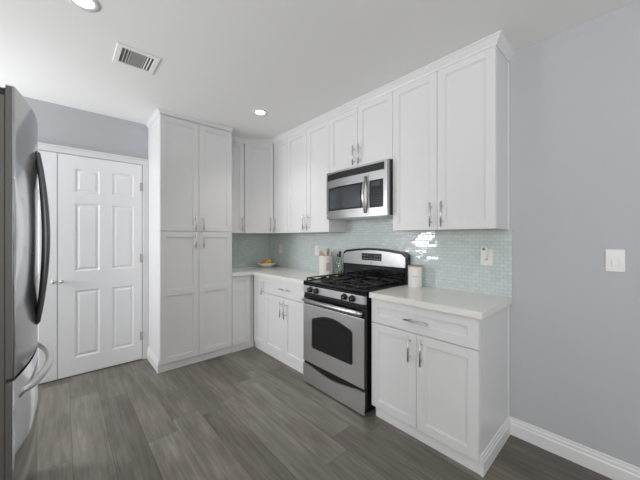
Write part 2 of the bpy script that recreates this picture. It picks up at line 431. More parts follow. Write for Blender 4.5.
# ------------------------------------------------------------------ cabinets
def shaker(F, x0, x1, z0, z1, rails=(), th=0.019, st=0.057):
    """shaker door/drawer front whose outer face is local y = 0, thickness behind it"""
    b = B(F); bv = 0.0012
    b.box(x0, x0 + st, -th, 0, z0, z1, bv); b.box(x1 - st, x1, -th, 0, z0, z1, bv)
    b.box(x0 + st - .001, x1 - st + .001, -th, 0, z0, z0 + st, bv); b.box(x0 + st - .001, x1 - st + .001, -th, 0, z1 - st, z1, bv)
    for r in rails: b.box(x0 + st - .001, x1 - st + .001, -th, 0, r - st / 2, r + st / 2, bv)
    b.box(x0 + st - .002, x1 - st + .002, -th, -0.009, z0 + st - .002, z1 - st + .002, 0)
    # small bead round the recess
    t = 0.006
    for (a, c) in [(z0 + st, (r_ - st / 2)) for r_ in rails[:1]] + [((rails[-1] + st / 2) if rails else z0 + st, z1 - st)]:
        xa, xb = x0 + st, x1 - st
        b.prism([(xa, a), (xb, a), (xb - t, a + t), (xa + t, a + t)], -0.0095, -0.005)
        b.prism([(xa, c), (xb, c), (xb - t, c - t), (xa + t, c - t)], -0.0095, -0.005)
        b.prism([(xa, a), (xa + t, a + t), (xa + t, c - t), (xa, c)], -0.0095, -0.005)
        b.prism([(xb, a), (xb - t, a + t), (xb - t, c - t), (xb, c)], -0.0095, -0.005)
    return b
def bar_handle(F, x, z, length=0.165, horizontal=False, r=0.0058, off=0.03):
    b = B(F); h = length / 2; s = h * 0.62
    if horizontal:
        b.tube([(x - h, off, z), (x + h, off, z)], r, 12)
        for q in (-s, s): b.tube([(x + q, 0, z), (x + q, off, z)], 0.0045, 8)
    else:
        b.tube([(x, off, z - h), (x, off, z + h)], r, 12)
        for q in (-s, s): b.tube([(x, 0, z + q), (x, off, z + q)], 0.0045, 8)
    return b
def add_door(cab, F, x0, x1, z0, z1, hx=None, hz=None, rails=(), hl=0.165, kind='door', horizontal=False):
    d = link(kind, shaker(F, x0, x1, z0, z1, rails), 'white', cab)
    if hx is not None: link('handle', bar_handle(F, hx, hz, hl, horizontal), 'handle', d)
    return d

G = 0.0016
DF = -0.547                     # face plane of the base doors
UF = -0.263                     # face plane of the wall cabinet doors
FS = frame((0, DF, 0), (1, 0, 0), (0, -1, 0))
FU = frame((0, UF, 0), (1, 0, 0), (0, -1, 0))
FP = frame((0.61, 0, 0), (0, 1, 0), (1, 0, 0))
ZU0, ZU1 = 1.377, 2.517
ZT = 0.879                      # top of the base carcasses

# pantry
c = thing('pantry_cabinet', 'tall white shaker pantry cabinet with four doors beside the closet doors', 'cabinet', (0.35, -1.182, 0))
b = B(); b.box(XW + 0.001, 0.59, -1.55, -0.8145, 0.075, H - 0.001, 0.001)
link('body', b, 'white', c)
link('toe_kick', B().box(XW + 0.001, 0.575, -1.55, -0.8145, 0, 0.075, 0.001).box(0.575, 0.588, -1.55, -0.8145, 0, 0.073, 0.003), 'trim', c)
ym = -1.182
add_door(c, FP, -1.548, ym - G, 1.39, 2.522, ym - 0.038, 1.475, hl=0.16)
add_door(c, FP, ym + G, -0.817, 1.39, 2.522, ym + 0.042, 1.475, hl=0.16)
add_door(c, FP, -1.548, ym - G, 0.082, 1.384, ym - 0.038, 1.295, rails=(0.775,), hl=0.16)
add_door(c, FP, ym + G, -0.817, 0.082, 1.384, ym + 0.042, 1.295, rails=(0.775,), hl=0.16)

# base cabinets
c = thing('base_cabinet', 'white corner base cabinet with one handleless door next to the tall pantry', 'cabinet', (0.34, -0.4, 0), 'white base cabinets under the left countertop')
link('body', B().box(XW + 0.001, 0.59, -0.814, -0.001, 0.075, ZT, 0.001).box(0.585, 0.609, -0.567, -0.547, 0.075, ZT, 0.0005), 'white', c)
link('toe_kick', B().box(XW + 0.001, 0.59, -0.8135, -0.001, 0, 0.075, 0).box(0.575, 0.588, -0.8135, -0.520, 0, 0.073, 0.002), 'trim', c)
add_door(c, FP, -0.811, -0.585, 0.082, ZT - 0.004)

c = thing('base_cabinet', 'narrow white base cabinet with one tall door and upright handle in the corner', 'cabinet', (0.75, -0.27, 0), 'white base cabinets under the left countertop')
link('body', B().box(0.611, 0.8745, -0.5275, -0.001, 0.075, ZT, 0.001), 'white', c)
link('toe_kick', B().box(0.611, 0.8745, -0.522, -0.001, 0, 0.074, 0.001), 'trim', c)
add_door(c, FS, 0.628, 0.873, 0.082, ZT - 0.004, 0.845, 0.755)

c = thing('base_cabinet', 'white base cabinet with a wide drawer over two doors, left of the range', 'cabinet', (1.26, -0.27, 0), 'white base cabinets under the left countertop')
link('body', B().box(0.8755, 1.635, -0.5275, -0.001, 0.075, ZT, 0.001), 'white', c)
link('toe_kick', B().box(0.8755, 1.635, -0.522, -0.001, 0, 0.074, 0.001), 'trim', c)
add_door(c, FS, 0.877, 1.633, 0.70, ZT - 0.004, 1.275, 0.785, kind='drawer', horizontal=True)
add_door(c, FS, 0.877, 1.255 - G, 0.082, 0.695, 1.255 - 0.036, 0.575)
add_door(c, FS, 1.255 + G, 1.633, 0.082, 0.695, 1.255 + 0.036, 0.575)

c = thing('base_cabinet', 'white base cabinet with wide drawer over two doors, right of the range', 'cabinet', (2.75, -0.27, 0))
link('body', B().box(2.380, 3.117, -0.5275, -0.001, 0.075, ZT, 0.001), 'white', c)
link('toe_kick', B().box(2.402, 3.117, -0.522, -0.001, 0, 0.074, 0.001), 'trim', c)
link('scribe_strip', B().box(3.1172, 3.124, -0.022, -0.001, 0.115, ZT, 0.002), 'trim', c)
add_door(c, FS, 2.382, 3.115, 0.70, ZT - 0.004, 2.752, 0.782, kind='drawer', horizontal=True, hl=0.17)
add_door(c, FS, 2.382, 2.742 - G, 0.082, 0.695, 2.742 - 0.042, 0.593)
add_door(c, FS, 2.742 + G, 3.115, 0.082, 0.695, 2.742 + 0.042, 0.59)

# wall cabinets
def wall_cab(label, x0, x1, z0, doors, handles):
    c = thing('wall_cabinet', label, 'cabinet', ((x0 + x1) / 2, -0.13, z0), 'white wall cabinets along the range wall')
    link('body', B().box(x0 + .0003, x1 - .0003, UF + 0.0195, -0.001, z0 + 0.003, H - 0.001, 0.001), 'white', c)
    link('bottom_panel', B().box(x0 + .001, x1 - .001, UF + 0.024, -0.002, z0, z0 + 0.0028, 0), 'birch', c)
    for (a, b_), hx in zip(doors, handles):
        add_door(c, FU, a + G, b_ - G, z0 + 0.002, ZU1, hx, z0 + 0.112, hl=0.175)
    return c
wall_cab('narrow single-door white wall cabinet just right of the diagonal corner cabinet', 0.618, 0.921, ZU0, [(0.622, 0.921)], [0.665])
wall_cab('white two-door wall cabinet above the utensil crock, left of the microwave', 0.921, 1.633, ZU0, [(0.921, 1.277), (1.277, 1.633)], [1.241, 1.315])
wall_cab('short white two-door wall cabinet directly above the microwave', 1.633, 2.376, 1.962, [(1.633, 2.004), (2.004, 2.376)], [1.97, 2.038])
c = wall_cab('large white two-door wall cabinet right of the microwave, at the end of the row', 2.376, 3.117, ZU0, [(2.376, 2.745), (2.745, 3.117)], [2.705, 2.786])
link('scribe_strip', B().box(3.1172, 3.124, -0.022, -0.001, ZU0, 2.5, 0.002), 'trim', c)
# diagonal corner
pA = Vector((0.369, -0.537)); pB = Vector((0.616, -0.263)); du = (pB - pA).normalized(); dn = Vector((du.y, -du.x))
c = thing('corner_wall_cabinet', 'white wall cabinet with one door set diagonally across the corner', 'cabinet', (0.35, -0.25, ZU0))
i1 = pA - dn * 0.0195; i2 = pB - dn * 0.0195
link('body', B().prism_z([(XW + .001, -.001), (XW + .001, -0.536), (0.350, -0.536), (i1.x, i1.y + .006), (i2.x - .006, i2.y), (0.617, -0.250), (0.617, -.001)], ZU0 + .003, H - .001), 'white', c)
link('bottom_panel', B().prism_z([(XW + .002, -.002), (XW + .002, -0.533), (0.348, -0.533), (0.60, -0.252), (0.612, -0.248), (0.612, -.002)], ZU0, ZU0 + .0028), 'birch', c)
FD = frame((pA.x, pA.y, 0), (du.x, du.y, 0), (dn.x, dn.y, 0)); L = (pB - pA).length
add_door(c, FD, 0.004, L - 0.004, ZU0 + 0.002, ZU1, L - 0.034, ZU0 + 0.112, hl=0.175)
# left of the diagonal, beside pantry
c = thing('side_wall_cabinet', 'slim strip of white wall cabinet between the pantry and the diagonal corner cabinet', 'cabinet', (0.23, -0.67, ZU0))
FL = frame((0.369, 0, 0), (0, 1, 0), (1, 0, 0))
link('body', B().box(XW + .001, 0.3495, -0.8138, -0.5372, ZU0 + .003, H - .001, 0.001), 'white', c)
link('bottom_panel', B().box(XW + .002, 0.345, -0.812, -0.539, ZU0, ZU0 + .0028, 0), 'birch', c)
add_door(c, FL, -0.812, -0.541, ZU0 + 0.002, ZU1, -0.577, ZU0 + 0.112, hl=0.175)

# crown mouldings
CROWN = [(0, -0.052), (0.006, -0.052), (0.010, -0.040), (0.024, -0.026), (0.034, -0.012), (0.042, -0.008), (0.042, -0.0005), (0, -0.0005)]
struct('trim_2', B().sweep([(3.117, -0.001), (3.117, UF), (pB.x, UF), (pA.x, pA.y), (pA.x, -0.8135)], [(o + .0004, h) for o, h in CROWN], -1, H), 'trim')
CR2 = [(o * 0.62, h * 0.7) for o, h in CROWN]
struct('trim_3', B().sweep([(0.611, -0.8145), (0.611, -1.5505), (XW + .001, -1.5505)], CR2, -1, H), 'trim')
# baseboards
struct('baseboard_right', B().sweep([(3.118, -0.526), (3.118, -0.0005), (XF, -0.0005)], BASEP, 1, 0), 'trim')
struct('baseboard_back', B().sweep([(0.590, -1.551), (XW + .021, -1.551)], [(o, h * 1.12) for o, h in BASEP], -1, 0), 'trim')
struct('baseboard_left', B().box(XW, XF, YL, YL + .014, 0, .115, .003), 'trim')

# ------------------------------------------------------------------ countertops
CT = 0.040
b = B(); b.prism_z([(XW + .0085, -.0085), (XW + .0085, -0.8138), (0.636, -0.8138), (0.636, -0.571), (1.632, -0.571), (1.632, -.0085)], ZC - CT + .001, ZC, 0.002)
tag(link('countertop', b, 'quartz', loc=(0.8, -0.3, ZC - CT)), 'pale grey quartz countertop wrapping the corner left of the range', 'countertop')
b = B(); b.prism_z([(2.3765, -.0085), (2.3765, -0.571), (3.142, -0.571), (3.142, -.0085)], ZC - CT + .001, ZC, 0.002)
tag(link('countertop', b, 'quartz', loc=(2.75, -0.3, ZC - CT)), 'short pale grey quartz countertop right of the range, ending at the open wall', 'countertop')

# ------------------------------------------------------------------ backsplash
b = B(); b.box(XW + .008, 3.142, -.0075, -.0003, 0.88, ZU0 + .0, 0)
b.box(1.6345, 2.375, -.0075, -.0003, ZU0, 1.52, 0)
tag(link('tile_backsplash', b, 'tile_x'), 'pale green glass mosaic backsplash behind the range and countertops', 'backsplash')
tag(link('tile_backsplash', B().box(XW + .0003, XW + .0075, -0.813, -.0003, 0.88, ZU0, 0), 'tile_y'), 'pale green glass mosaic backsplash on the short wall beside the pantry, behind the fruit bowl', 'backsplash')

# ------------------------------------------------------------------ range
RX0, RX1 = 1.646, 2.362; RF = -0.60; FR = frame((0, RF, 0), (1, 0, 0), (0, -1, 0)); RXC = (RX0 + RX1) / 2
r = thing('gas_range', 'stainless steel and black freestanding gas range between the countertops', 'stove', (RXC, -0.3, 0))
b = B(); b.box(RX0 + .002, RX1, -0.572, -0.015, 0.02, 0.905, 0.003)
for x in (RX0 + .05, RX1 - .05):
    for y in (-.53, -.06): b.tube([(x, y, 0), (x, y, 0.022)], .015, 12)
link('body', b, 'black', r)
# cooktop with a raised lip
b = B(); b.box(RX0 - .002, RX1 + .004, -0.604, -0.03, 0.905, 0.921, 0.005, 2)
b.box(RX0 - .002, RX1 + .004, -0.604, -0.585, 0.888, 0.930, 0.006, 2)
b.box(RX0 - .002, RX0 + .012, -0.60, -0.05, 0.90, 0.928, 0.004); b.box(RX1 - .010, RX1 + .004, -0.60, -0.05, 0.90, 0.928, 0.004)
link('cooktop', b, 'black', r)
# control panel
cp = link('control_panel', B(FR).box(RX0, RX1 - .004, -0.03, 0.004, 0.825, 0.889, 0.004, 2), 'steel_oven', r)
for x in (1.752, 1.834, 2.165, 2.247):
    k = B(FR); k.lathe((x, 0.004, 0.858), [(0.0, 0.0), (0.026, 0.0), (0.026, -0.006), (0.021, -0.010), (0.019, -0.026), (0.017, -0.028), (0.0, -0.028)], 24, 'y')
    kb = link('knob', k, 'blackplastic', cp)
for x in (1.752, 1.834, 2.165, 2.247):
    link('knob_grip', B(FR).box(x - .005, x + .005, 0.028, 0.042, 0.838, 0.878, 0.002), 'blackplastic', cp)
    link('knob_mark', B(FR).box(x + .0045, x + .009, 0.031, 0.0325, 0.853, 0.863, 0.0006), 'plastic', cp)
link('vent_strip', B(FR).box(RX0 + .004, RX1 - .002, -0.03, -0.004, 0.800, 0.824, 0.002).box(RX0 + .05, RX1 - .05, -0.004, -0.001, 0.812, 0.815, 0), 'blackmatte', r)
# oven door
dr = link('oven_door', B(FR).box(RX0, RX1, -0.026, -0.002, 0.196, 0.797, 0.004, 2), 'black', r)
link('door_skin', B(FR).box(RX0 + .001, RX1 - .003, -0.002, 0.006, 0.203, 0.722, 0.004, 2), 'steel_oven', dr)
wx0, wx1 = 1.768, 2.248
pts = []
def arc(cx, cz, rr, a0, a1, n=6): return [(cx + rr * math.cos(math.radians(a0 + (a1 - a0) * i / n)), cz + rr * math.sin(math.radians(a0 + (a1 - a0) * i / n))) for i in range(n + 1)]
def oven_glass_pts(g):
    a, bb, z0, z1 = wx0 + g, wx1 - g, 0.345 + g, 0.612 - g
    p = arc(a + .02, z0 + .02, .02, 180, 270) + arc(bb - .02, z0 + .02, .02, 270, 360) + arc(bb - .03, z1 - .03, .03, 0, 60)
    m = 14
    xa, xb = p[-1][0], a + .03 - .015
    for i in range(1, m):
        t = i / m; x = xa + (xb - xa) * t; p.append((x, p[len(p) - i][1] * 0 + (z1 - .004) + 0.050 * math.sin(math.pi * t)))
    p += arc(a + .03, z1 - .03, .03, 120, 180)
    return p
link('oven_window', B(FR).prism(oven_glass_pts(0), 0.004, 0.0075), 'blackplastic', dr)
link('window_glass', B(FR).prism(oven_glass_pts(0.018), 0.0074, 0.009), 'ovenglass', dr)
path = []
for i in range(25):
    t = i / 24; x = RX0 + .028 + (RX1 - RX0 - .056) * t
    path.append((x, 0.022 + 0.026 * math.sin(math.pi * t), 0.757 + 0.006 * math.sin(math.pi * t)))
path = [(path[0][0], -0.003, 0.757)] + path + [(path[-1][0], -0.003, 0.757)]
link('handle', B(FR).tube(path, [0.015] * len(path), 14, flat=1.3), 'steel', dr)
# drawer with dipped upper edge
drw = link('storage_drawer', B(FR).box(RX0 + .004, RX1 - .002, -0.026, -0.004, 0.022, 0.19, 0.003), 'black', r)
top = []
for i in range(25):
    t = i / 24; x = RX1 - .003 + (RX0 + .001 - RX1 + .003) * t
    s = max(0.0, math.sin(math.pi * min(1, max(0, (t - .06) / .88)))) ** 1.4
    top.append((x, 0.178 - 0.034 * s))
link('drawer_skin', B(FR).prism([(RX0 + .001, 0.012), (RX1 - .003, 0.012)] + top, -0.004, 0.005), 'steel_oven', drw)
# burners and grates
for ci, (x, y, rr) in enumerate([(1.80, -.44, .045), (1.80, -.19, .036), (2.20, -.44, .045), (2.20, -.19, .05), (RXC, -.31, .032)]):
    bb = link('burner', B().lathe((x, y, 0.9212), [(0, 0), (rr * 1.5, 0), (rr * 1.45, .004), (rr * 1.1, .006), (rr * 1.1, .014), (rr, .016), (0, .016)], 28), 'black', r)
    link('burner_cap', B().lathe((x, y, 0.9375), [(0, 0), (rr * .95, 0), (rr, .004), (rr * .9, .009), (0, .010)], 28), 'blackmatte', bb)
def grate(x0, x1, cx, cys):
    b = B(); z = 0.952; y0, y1 = -0.575, -0.085
    pts = [(x0, y0), (x1, y0), (x1, y1), (x0, y1)]
    for i in range(4):
        (ax, ay), (bx, by) = pts[i], pts[(i + 1) % 4]
        b.tube([(ax, ay, z), (bx, by, z)], .0065, 8)
        b.tube([(ax, ay, 0.9215), (ax, ay, z)], .007, 8)
    ymid = (y0 + y1) / 2
    b.tube([(x0, ymid, z), (x1, ymid, z)], .0065, 8)
    for cy in cys:
        for dx, dy in ((1, 0), (-1, 0), (0, 1), (0, -1)):
            ex = x1 if dx > 0 else x0; half = (y1 - y0) / 4
            e = (ex, cy) if dx else (cx, (cy + half * 1.0 * dy))
            if dy: e = (cx, max(y0, min(y1, e[1])))
            P = []
            for i in range(8):
                t = i / 7
                px, py = e[0] + (cx + dx * .018 - e[0]) * t, e[1] + (cy + dy * .018 - e[1]) * t
                P.append((px, py, z + 0.010 * math.sin(math.pi * t * .75)))
            b.tube(P, [.0065] * 7 + [.005], 8)
    return b
link('grate', grate(RX0 + .022, RX0 + .30, 1.80, (-.44, -.19)), 'blackmatte', r)
link('grate', grate(RX1 - .305, RX1 - .022, 2.20, (-.44, -.19)), 'blackmatte', r)
link('grate', B().tube([(RX0 + .31, -.57, .952), (RX0 + .31, -.09, .952)], .0065, 8).tube([(RX1 - .315, -.57, .952), (RX1 - .315, -.09, .952)], .0065, 8)
     .tube([(RX0 + .31, -.57, .952), (RX1 - .315, -.57, .952)], .0065, 8).tube([(RX0 + .31, -.09, .952), (RX1 - .315, -.09, .952)], .0065, 8)
     .tube([(RX0 + .31, -.31, .956), (RXC - .02, -.31, .960)], .006, 8).tube([(RX1 - .315, -.31, .956), (RXC + .02, -.31, .960)], .006, 8)
     .tube([(RX0 + .31, -.57, .9215), (RX0 + .31, -.57, .952)], .006, 8).tube([(RX1 - .315, -.57, .9215), (RX1 - .315, -.57, .952)], .006, 8)
     .tube([(RX0 + .31, -.09, .9215), (RX0 + .31, -.09, .952)], .006, 8).tube([(RX1 - .315, -.09, .9215), (RX1 - .315, -.09, .952)], .006, 8), 'blackmatte', r)
# backguard
bx0, bx1 = 1.634, 2.392
def guard_pts(g, z0, zs, zt, x0=bx0, x1=bx1):
    p = [(x0 + g, z0), (x1 - g, z0)]
    n = 20
    for i in range(n + 1):
        t = i / n; x = x1 - g + (x0 - x1 + 2 * g) * t
        e = min(1, min(t, 1 - t) / .05); e = math.sqrt(1 - (1 - e) ** 2)
        p.append((x, zs - .02 + .02 * e + (zt - zs) * math.sin(math.pi * t) - g))
    return p
FB = frame((0, -0.045, 0), (1, 0, 0), (0, -1, 0))
bg = link('backguard', B(FB).prism(guard_pts(0, 0.9206, 1.190, 1.222), -0.032, 0.012, 0.004), 'black', r)
# stainless fascia leaning slightly
fb = B(FB)
def fascia(b):
    outer = guard_pts(0.018, 1.062, 1.188, 1.220)
    outer[0] = (outer[0][0], 1.062); outer[1] = (outer[1][0], 1.062)
    b.prism(outer, 0.010, 0.026, 0.003); return b
fa = link('fascia', fascia(fb), 'steel', bg)
link('display', B(FB).box(1.895, 2.130, 0.026, 0.028, 1.105, 1.172, 0.001), 'glassblack', fa)
bt = B(FB)
for i in range(8):
    for j in range(2):
        if 3 <= i <= 4 and j == 1: continue
        bt.box(1.904 + i * .0285, 1.920 + i * .0285, 0.028, 0.0285, 1.116 + j * .030, 1.124 + j * .030, 0)
link('button_grid', bt, 'button', fa)
link('emblem', B(FB).lathe((2.012, 0.026, 1.084), [(0, 0), (.008, 0), (.008, -.001), (0, -.001)], 20, 'y'), 'button', fa)
link('lower_panel', B(FB).box(bx0 + .022, bx1 - .022, 0.010, 0.016, 0.934, 1.052, 0.003), 'glassblack', bg)

# ------------------------------------------------------------------ microwave
mx0, mx1 = 1.6375, 2.3725; MZ0, MZ1 = 1.503, 1.958; MF = -0.335
FM = frame((0, MF, 0), (1, 0, 0), (0, -1, 0))
m_ = thing('microwave', 'stainless steel over-the-range microwave with dark window and curved handle', 'microwave', (2.0, -0.17, MZ0))
link('body', B().box(mx0, mx1, -0.300, -0.009, MZ0 + .004, MZ1, 0.002), 'black', m_)
def bowx(x): return -0.034 * max(0.0, (1.95 - x) / (1.95 - mx0)) ** 2     # left edge of the front curves back
def curved_panel(x0, x1, z0, z1, y0, y1, n=10):
    b = B(FM); pts = []
    def f(t):
        def ring(x):
            o = bowx(x)
            return [t.verts.new((x, y0 + o, z0)), t.verts.new((x, y1 + o, z0)), t.verts.new((x, y1 + o, z1)), t.verts.new((x, y0 + o, z1))]
        R = [ring(x0 + (x1 - x0) * i / n) for i in range(n + 1)]
        for a, c_ in zip(R, R[1:]):
            for j in range(4): t.faces.new((a[j], a[(j + 1) % 4], c_[(j + 1) % 4], c_[j]))
        t.faces.new(R[0]); t.faces.new(list(reversed(R[-1])))
    b._add(f); return b
fr = B(FM)
link('front_frame', curved_panel(mx0, mx1, MZ0, 1.951, -0.033, 0.0), 'steel', m_)
vent = link('vent_grille', curved_panel(1.662, 2.345, 1.874, 1.934, -0.002, 0.003), 'blackplastic', m_)
sl = B(FM)
for i in range(4):
    sl.box(2.05, 2.338, 0.003, 0.005, 1.879 + i * .012, 1.883 + i * .012, 0)
link('vent_slat', sl, 'blackplastic', vent)
md = link('door', curved_panel(1.655, 2.190, 1.520, 1.862, -0.001, 0.006), 'steel', m_)
gw = curved_panel(1.682, 2.128, 1.578, 1.800, 0.005, 0.0075)
link('window', gw, 'glassblack', md)
def arched(x0, x1, z0, z1):
    b = B(FM)
    def f(t):
        n = 16; R = []
        for i in range(n + 1):
            s = i / n; x = x0 + (x1 - x0) * s; o = bowx(x); zt = z1 - 0.028 * (1 - math.sin(math.pi * (0.12 + .6 * s)))
            R.append([t.verts.new((x, 0.007 + o, z0)), t.verts.new((x, 0.009 + o, z0)), t.verts.new((x, 0.009 + o, zt)), t.verts.new((x, 0.007 + o, zt))])
        for a, c_ in zip(R, R[1:]):
            for j in range(4): t.faces.new((a[j], a[(j + 1) % 4], c_[(j + 1) % 4], c_[j]))
        t.faces.new(R[0]); t.faces.new(list(reversed(R[-1])))
    return b._add(f)
link('window_glass', arched(1.705, 2.105, 1.594, 1.784), 'micglass', md)
hp = [(2.163, 0.004, 1.838)] + [(2.163 - 0.0 * t, 0.012 + 0.034 * math.sin(math.pi * t), 1.838 - 0.300 * t) for t in [i / 16 for i in range(17)]] + [(2.163, 0.004, 1.538)]
link('handle', B(FM).tube(hp, [.010] + [.0125] * 17 + [.010], 12, up=(0, 1, 0)), 'steel', md)
pn = link('control_panel', curved_panel(2.200, 2.335, 1.572, 1.800, -0.001, 0.005), 'glassblack', m_)
bt = B(FM)
for i in range(4):
    for j in range(6): bt.box(2.214 + i * .029, 2.230 + i * .029, 0.005, 0.0056, 1.60 + j * .022, 1.606 + j * .022, 0)
link('display', B(FM).box(2.222, 2.31, 0.005, 0.0056, 1.748, 1.780, 0), 'slot', pn)
link('button_grid', bt, 'slot', pn)
link('emblem', B(FM).lathe((1.672, -0.0225, 1.536), [(0, 0), (.008, 0), (.008, -.0025), (0, -.0025)], 16, 'y'), 'plastic', m_)
link('bottom_plate', B().box(mx0 + .005, mx1 - .005, -0.295, -0.012, MZ0, MZ0 + .0038, 0.0005).box(mx0 + .1, mx0 + .3, -.22, -.08, MZ0 - .003, MZ0, .001).box(mx1 - .3, mx1 - .1, -.22, -.08, MZ0 - .003, MZ0, .001), 'handle', m_)

# ------------------------------------------------------------------ refrigerator
fx0, fx1 = 1.40, 2.216; fc = (fx0 + fx1) / 2 + 0.01; fh = (fx1 - fx0) / 2
fz = 1.86; seam = 0.825
fr = thing('refrigerator', 'stainless steel french-door refrigerator with curved bar handles at the left edge', 'refrigerator', (fc, -2.75, 0))
def fy(x): return -2.334 - 0.050 * ((x - 1.84) / 0.416) ** 2
link('cabinet_body', B().box(fx0 + .004, fx1 - .003, -3.12, -2.3945, 0.03, 1.824, 0.004).box(fx0 + .03, fx1 - .03, -3.1, -2.43, 0.0, 0.03, 0), 'fridge_side', fr)
def fridge_door(x0, x1, z0, z1):
    b = B()
    rr = 0.009; ed = [0, .0007, .002, .004, .0065, .009]
    xs = [x1 - e for e in ed] + [x1 - .009 + (x0 - x1 + .018) * i / 24 for i in range(1, 24)] + [x0 + e for e in reversed(ed)]
    pts = [(x0, -2.394), (x1, -2.394)]
    for x in xs:
        e = max(0.0, rr - min(x - x0, x1 - x))
        pts.append((x, fy(x) - (rr - math.sqrt(rr * rr - e * e))))
    b.prism_z(pts, z0, z1)
    for f in b.bm.faces:
        if abs(f.normal.z) < .3 and f.normal.y > .5: f.smooth = True
    return b
xm = 1.83
dR = link('door', fridge_door(fx0, xm - .002, seam, fz), 'steel_v', fr)
dL = link('door', fridge_door(xm + .002, fx1, seam, fz), 'steel_v', fr)
dF = link('freezer_drawer', fridge_door(fx0, fx1, 0.06, seam - .012), 'steel_v', fr)
link('door_gasket', B().box(fx0 + .01, fx1 - .01, -2.40, -2.375, 0.07, 1.85, 0), 'blackmatte', fr)
link('side_trim', B().box(fx1 - .0005, fx1 + .0008, -2.3945, -2.3785, 0.07, seam - .02, 0).box(fx1 - .0005, fx1 + .0008, -2.3945, -2.3785, seam + .004, fz - .004, 0), 'fridge_side', fr)
link('hinge_cover', B().box(fx1 - .10, fx1 - .01, -2.50, -2.397, 1.824, 1.850, 0.004), 'blackmatte', fr)
for door, hx in ((dL, xm + .040), (dR, xm - .040)):
    P = []
    for i in range(21):
        t = i / 20; P.append((hx, fy(hx) + 0.004 + 0.026 * math.sin(math.pi * t) ** 0.95, 1.705 - 0.765 * t))
    P = [(hx, fy(hx) - .002, 1.715)] + P + [(hx, fy(hx) - .002, 0.93)]
    link('handle', B().tube(P, [.006] + [.0085 + .0055 * math.sin(math.pi * i / 20) ** .6 for i in range(21)] + [.006], 14, up=(0, 1, 0)), 'handle_dark_reflection', door)
P = []
for i in range(25):
    t = i / 24; x = 2.135 - 0.65 * t; P.append((x, fy(x) + 0.006 + 0.036 * math.sin(math.pi * t) ** 0.7, 0.745))
P = [(2.137, fy(2.137) - .002, 0.745)] + P + [(1.483, fy(1.483) - .002, 0.745)]
link('handle', B().tube(P, [.010, .012] + [.0145] * 23 + [.012, .010], 14), 'handle', dF)

# ------------------------------------------------------------------ counter things
# fruit bowl
bcx, bcy = 0.335, -0.185
tag(link('fruit_bowl', B().lathe((bcx, bcy, ZC), [(0, 0.0), (.05, 0.0), (.055, .006), (.09, .022), (.122, .044), (.137, .062), (.133, .063), (.112, .046), (.085, .027), (.05, .012), (0, .010)], 40), 'ceramic', loc=(bcx, bcy, ZC)),
    'shallow white bowl of fruit in the counter corner', 'bowl')
for nm, lb, cat, mt, dx, dy, dz, rr, el in (
        ('orange', 'bright orange fruit on the left side of the white bowl', 'orange', 'orange', -.046, -.030, .064, .035, 1.0),
        ('lemon', 'golden yellow fruit on top at the middle of the bowl', 'lemon', 'yellow', .012, .022, .078, .034, 1.15),
        ('lemon', 'golden yellow fruit on the right side of the white bowl', 'lemon', 'yellow', .048, -.040, .064, .029, 1.12)):
    pr_ = [(rr * math.sin(math.pi * i / 14), -rr * math.cos(math.pi * i / 14) * el) for i in range(15)]
    f_ = B(Matrix.Translation((bcx + dx, bcy + dy, ZC + dz)) @ Matrix.Rotation(1.2 if nm == 'lemon' else 0.2, 4, 'Y')).lathe((0, 0, 0), pr_, 20)
    tag(link(nm, f_, mt, loc=(bcx + dx, bcy + dy, ZC + dz)), lb, cat)
# crock and utensils
kx, ky = 1.452, -0.135
ck = thing('utensil_crock', 'tall white ceramic crock holding cooking utensils beside the range', 'crock', (kx, ky, ZC))
link('pot', B().lathe((kx, ky, ZC), [(0, 0), (.074, 0), (.078, .004), (.079, .20), (.081, .206), (.078, .210), (.073, .207), (.072, .010), (0, .010)], 40), 'ceramic', ck)
link('side_mark', B(frame((kx, ky, 0), (0.42, 0.907, 0), (0.907, -0.42, 0))).prism(arc(0.0, ZC + .12, .022, 0, 180, 8) + [(-.022, ZC + .05), (.022, ZC + .05)], 0.0760, 0.0802), 'greyink', ck, label='grey rounded mark')
def utensil(name, label, cat, m, base, tip, rad, head=None):
    b = B(); P0, P1 = Vector(base), Vector(tip); n = 8
    if head:
        L_ = (P1 - P0).length; d = (P1 - P0).normalized(); hl = head[0]
        pts = [P0 + d * (L_ - hl) * i / 5 for i in range(6)] + [P0 + d * (L_ - hl + hl * q) for q in (.2, .45, .7, .9, 1.0)]
        rs = [rad] * 6 + [head[1] * .7, head[1], head[1] * .95, head[1] * .6, head[1] * .15]
        b.tube(pts, rs, 12, flat=.35, up=(0, 1, 0.0))
    else: b.tube([P0 + (P1 - P0) * i / n for i in range(n + 1)], [rad] * n + [rad * .7], 10)
    tag(link(name, b, m, loc=base), label, cat, 'utensils in the white crock')
zb = ZC + .011
utensil('wooden_spoon', 'light wooden spoon standing at the left of the crock', 'spoon', 'wood', (kx - .040, ky - .015, zb), (kx - .046, ky - .030, ZC + .262), .006, (.075, .021))
utensil('wooden_spatula', 'light wooden spatula leaning beside the leftmost spoon in the crock', 'spatula', 'wood', (kx - .008, ky - .02, zb), (kx - .010, ky - .045, ZC + .258), .006, (.07, .021))
utensil('grey_spatula', 'grey-blue spatula standing in the middle of the crock', 'spatula', 'greyutensil', (kx, ky + .03, zb), (kx + .018, ky + .012, ZC + .262), .006, (.07, .018))
utensil('wooden_ladle', 'tallest darker brown wooden spoon leaning right in the crock', 'spoon', 'wood2', (kx + .025, ky - .02, zb), (kx + .050, ky - .010, ZC + .292), .008, (.09, .022))
utensil('grey_whisk', 'pale grey utensil handle at the right rim of the crock', 'utensil', 'greyutensil', (kx + .045, ky + .03, zb), (kx + .060, ky + .030, ZC + .252), .006)
